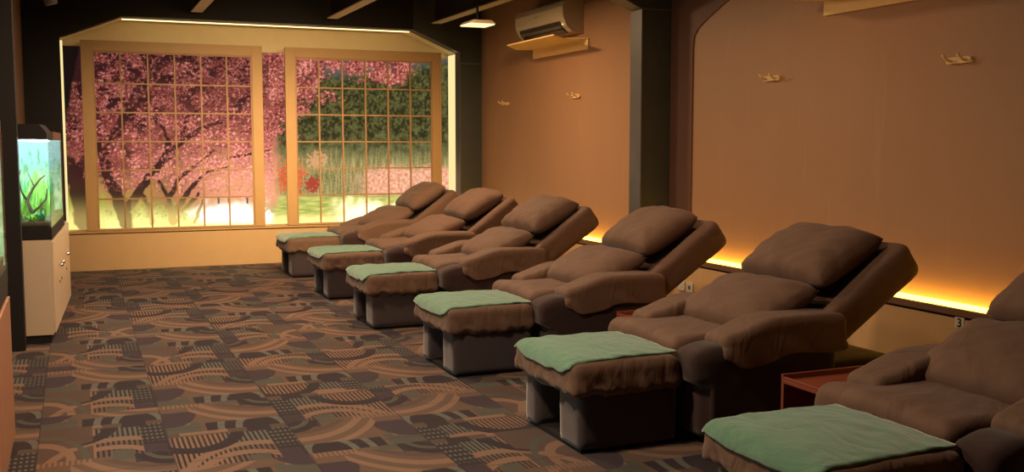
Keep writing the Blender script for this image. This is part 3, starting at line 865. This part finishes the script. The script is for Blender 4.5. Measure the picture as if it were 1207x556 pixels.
# ------------------------------------------------------------------ aquariums and their cabinets
def leaf_clump(rng, n, h, spread, wid=.012):
    b = bm_new()
    for i in range(n):
        a = rng.uniform(0, 2*PI); l = h*rng.uniform(.5, 1); sx = rng.uniform(.1, 1)*spread
        w = wid*rng.uniform(.7, 1.3); pr = None; m = 6
        ox, oy = rng.uniform(-1, 1)*spread*.35, rng.uniform(-1, 1)*spread*.35
        for k in range(m+1):
            t = k/m; rr = sx*t*t; ww = w*math.sin(PI*min(.97, .12+t*.88))
            p = Vector((ox+rr*math.cos(a), oy+rr*math.sin(a), l*t*(1-.2*t*sx/spread)))
            q = Vector((-math.sin(a), math.cos(a), 0))*ww
            cur = (b.verts.new(p-q), b.verts.new(p+q))
            if pr: b.faces.new((pr[0], pr[1], cur[1], cur[0]))
            pr = cur
    return b
def aquarium(name, label, loc, rz, w, d, z0, z1, lit=True):
    R = thing(name, label, 'aquarium', loc, rz)
    # local: x from -w (wall side) to 0 (room side), y from 0 (camera side) to d
    link('base_frame', B(-w, 0, 0, d, z0, z0+.085, .004), M['black'], R)
    b = bm_new()
    prism([(-w, z1-.105), (-.01, z1-.105), (-.01, z1-.06), (-.055, z1), (-w, z1)], 'y', .005, d*.40, b)
    link('hood', b, M['black'], R)
    link('hood_rear', B(-w, -.004, d*.40, d, z1-.105, z1-.045, .004), M['maroon'], R)
    g0, g1 = z0+.085, z1-.105
    for nm, bb in (('front_glass', B(-w, 0, .001, .007, g0, g1)), ('side_glass', B(-.006, 0, .008, d-.001, g0, g1))):
        link(nm, bb, M['glass'], R)
    link('light_tube', B(-w*.7, -w*.3, .08, d-.08, g1-.012, g1-.004), M['tankl'], R)
    # painted backdrop at wall side and far end, hood light put in as glow
    def bk(u, v):
        n = nz(u*9+3, v*9, 1)+.5*nz(u*25, v*25, 4)
        c = lerp((.30, .66, .56), (.45, .82, .80), sm(.35, 1.0, v+.1*n))
        g_ = lerp((.18, .55, .25), (.75, 1.0, .55), max(0, min(1, .5+n)))
        return lerp(g_, c, sm(.50, .72, v+.35*n))
    m = painted('self_lit_backdrop', 'paint', 1.5)
    o = colored_grid('rear_backdrop', w-.012, g1-g0, 60, 60, bk, m, R); o.location = (-w+.002, d-.01, g0)
    o = colored_grid('wall_backdrop', d-.02, g1-g0, 80, 60, bk, m, R); o.location = (-w+.004, .008, g0); o.rotation_euler = (0, 0, PI/2)
    return R
# far aquarium on its cream cabinet, turned slightly off the wall
rz = -math.radians(2.7)
LOC = (-.165, 7.93, 0)
Wd = .285
aq = aquarium('aquarium', 'lit aquarium with driftwood and green plants on the cream cabinet', LOC, rz, Wd, 1.45, .735, 1.545)
cb = thing('aquarium_cabinet', 'cream laminate cabinet with metal knobs under the lit aquarium', 'cabinet', LOC, rz)
link('cabinet_body', B(-Wd, -.012, 0, 1.95, .06, .735, .002), M['cab'], cb)
link('plinth', B(-Wd, -.03, .01, 1.94, 0, .06), M['black'], cb)
for i, y0 in enumerate((.004, .655, 1.305)):
    dr = link('door', B(-.012, .004, y0, y0+.640, .075, .722, .003), M['cab'], cb)
    yk = y0+(.54 if i == 0 else .10 if i == 1 else .10)
    bm = bm_new(); bmesh.ops.create_uvsphere(bm, u_segments=12, v_segments=8, radius=.016, matrix=Matrix.Translation((.020, yk, .50)))
    link('knob', bm, M['chrome'], dr, True)
    link('lock_plate', B(.004, .009, yk-.02, yk+.02, .365, .385, .002), M['vane'], dr)
rr = random.Random(11)
def local(px, py, pz, loc=LOC, rz=rz):
    c, s = math.cos(rz), math.sin(rz); return (loc[0]+px*c-py*s, loc[1]+px*s+py*c, pz)
def dwood(label, loc, sc=1):
    b = bm_new()
    main = [((0, 0, 0), .022), ((.0, .03, .08), .020), ((-.03, .05, .16), .017), ((.01, .06, .24), .013), ((.06, .08, .31), .009), ((.09, .09, .33), .005)]
    tube(b, [Vector(p)*sc for p, r in main], [r*sc*.7 for p, r in main])
    for ch in ([((-.02, .05, .14), .014), ((-.06, .04, .22), .010), ((-.075, .03, .31), .008), ((-.06, .02, .37), .004)],
               [((.0, .03, .07), .016), ((.05, .05, .12), .013), ((.09, .06, .17), .010), ((.10, .05, .24), .006)],
               [((.02, .07, .25), .009), ((.0, .1, .30), .006), ((-.02, .11, .35), .003)],
               [((.01, .02, .03), .018), ((-.05, .0, .06), .014), ((-.08, -.02, .13), .008), ((-.085, -.02, .19), .004)],
               [((.0, .03, .05), .016), ((.06, .10, .06), .012), ((.07, .2, .10), .008)]):
        tube(b, [Vector(p)*sc for p, r in ch], [r*sc*.6 for p, r in ch])
    o = link('driftwood', b, M['drift'], None, True); o.location = loc
    return tag(o, label, 'driftwood')
dwood('dark branching driftwood inside the far aquarium', local(-.14, .20, .835), 1.05)
def gravelbed(x0, x1, y0, y1, z0, label, loc, rz):
    b = soft((x1-x0)/2, (y1-y0)/2, .022, .006, .02, lambda co, nn: co+Vector((0, 0, .012*nz(co.x*14, co.y*14, 2)+.006*nz(co.x*50, co.y*50, 1) if nn.z > 0 or co.z > .02 else 0)), ((x0+x1)/2, (y0+y1)/2, .022))
    o = link('gravel_bed', b, M['gravel'], None, True); o.location = (loc[0], loc[1], z0); o.rotation_euler = (0, 0, rz); o['kind'] = 'stuff'
    return tag(o, label, 'gravel')
gravelbed(-Wd+.012, -.012, .014, 1.42, .822, 'brown gravel on the bottom of the far aquarium', LOC, rz)
spots_p = [(-.21, .10, .14, 'a'), (-.07, .10, .10, 'b'), (-.19, .32, .30, 'a'), (-.09, .40, .26, 'a'), (-.20, .52, .36, 'b'), (-.08, .66, .34, 'a'), (-.18, .85, .38, 'a'), (-.07, 1.0, .36, 'b'), (-.17, 1.2, .40, 'a'), (-.13, .07, .08, 'a')]
names = ['small bright plant at the front left inside the far aquarium', 'small teal plant at the front right inside the far aquarium',
         'tall bright plant behind the driftwood on its left', 'bright plant behind the driftwood on its right', 'tall teal plant in the middle of the far aquarium',
         'bright plant by the side glass of the far aquarium', 'tall bright plant deep in the far aquarium', 'teal plant deep along the side glass of the far aquarium',
         'tallest plant at the rear end of the far aquarium', 'low plant in front of the driftwood in the far aquarium']
for (px, py, h, kk), nm in zip(spots_p, names):
    o = link('aquarium_plant', leaf_clump(rr, 34, h, .062, .008), M['leafa' if kk == 'a' else 'leafb'], None, True)
    o.location = local(px, py, .855); tag(o, nm, 'plant', 'water plants in the far aquarium')
# near aquarium at the left edge
LN = (-.306, 3.60, 0)
aq2 = aquarium('aquarium', 'second lit aquarium, only a sliver showing at the left photo edge', LN, 0, .42, 1.72, .76, 1.56)
cb2 = thing('aquarium_cabinet', 'salmon brown cabinet at the left edge of the photo', 'cabinet', LN)
link('cabinet_body', B(-.42, -.012, 0, 1.78, 0, .70, .002), M['cab2'], cb2)
link('cabinet_top', B(-.43, -.006, -.01, 1.785, .70, .76, .003), M['black'], cb2)
for y0 in (.01, .90):
    link('door', B(-.012, .001, y0, y0+.875, .03, .69, .003), M['cab2'], cb2)
gravelbed(-.40, -.012, .014, 1.70, .847, 'gravel in the nearer aquarium at the left edge', LN, 0)
o = link('aquarium_plant', leaf_clump(rr, 40, .34, .075, .009), M['leafa'], None, True); o.location = (-.42, 5.0, .885); tag(o, 'bright plant inside the nearer aquarium at the left edge', 'plant')

# ------------------------------------------------------------------ lights
def area(name, loc, size, power, col, rot=(0, 0, 0), sy=None, spread=PI):
    L = bpy.data.lights.new(name, 'AREA'); L.energy = power; L.color = col; L.size = size; L.spread = spread
    if sy: L.shape = 'RECTANGLE'; L.size_y = sy
    o = bpy.data.objects.new(name, L); COL.objects.link(o); o.location = loc; o.rotation_euler = rot; return o
WARM = (1.0, .69, .45)
area('ceiling_light_near', (.5, 3.9, 2.75), .30, 78, WARM)
area('ceiling_light_mid', (.9, 6.7, 2.75), .30, 64, WARM)
area('ceiling_light_far', (1.4, 9.0, 2.80), .30, 58, WARM)
area('added_wall_fill_far', (3.0, 9.3, 2.82), .30, 62, (1.0, .64, .34))  # added lamp, brightens the right wall beyond the column
area('added_wall_fill_near', (3.1, 5.7, 2.82), .30, 15, (1.0, .64, .36))  # added lamp, lifts the right wall behind the nearer recliners
area('added_alcove_fill', (2.2, 7.4, 2.75), 2.2, 33, (1.0, .70, .36), (math.radians(72), 0, 0), .2, math.radians(50))  # added out of view to brighten the window frames from the front
# light thrown from the backlit mural foot
area('alcove_uplight', (2.2, 12.50, .46), 4.2, 10, (1.0, .75, .35), (PI, 0, 0), .05)

W = bpy.data.worlds.new('dim_room'); W.use_nodes = True; S.world = W
W.node_tree.nodes['Background'].inputs[0].default_value = (1.0, .62, .40, 1)
W.node_tree.nodes['Background'].inputs[1].default_value = .012

# ------------------------------------------------------------------ camera
cam = bpy.data.cameras.new('camera'); co = bpy.data.objects.new('camera', cam); COL.objects.link(co)
cam.sensor_width = 36; cam.lens = 36*1217/1207; cam.clip_start = .05
co.location = (0, 0, 1.4)
yaw, pit = math.radians(22.9), math.radians(5.03)
co.rotation_euler = (PI/2-pit, 0, -yaw)
S.camera = co
S.view_settings.view_transform = 'Standard'; S.view_settings.look = 'None'
S.view_settings.exposure = 0.0; S.view_settings.gamma = 1.0
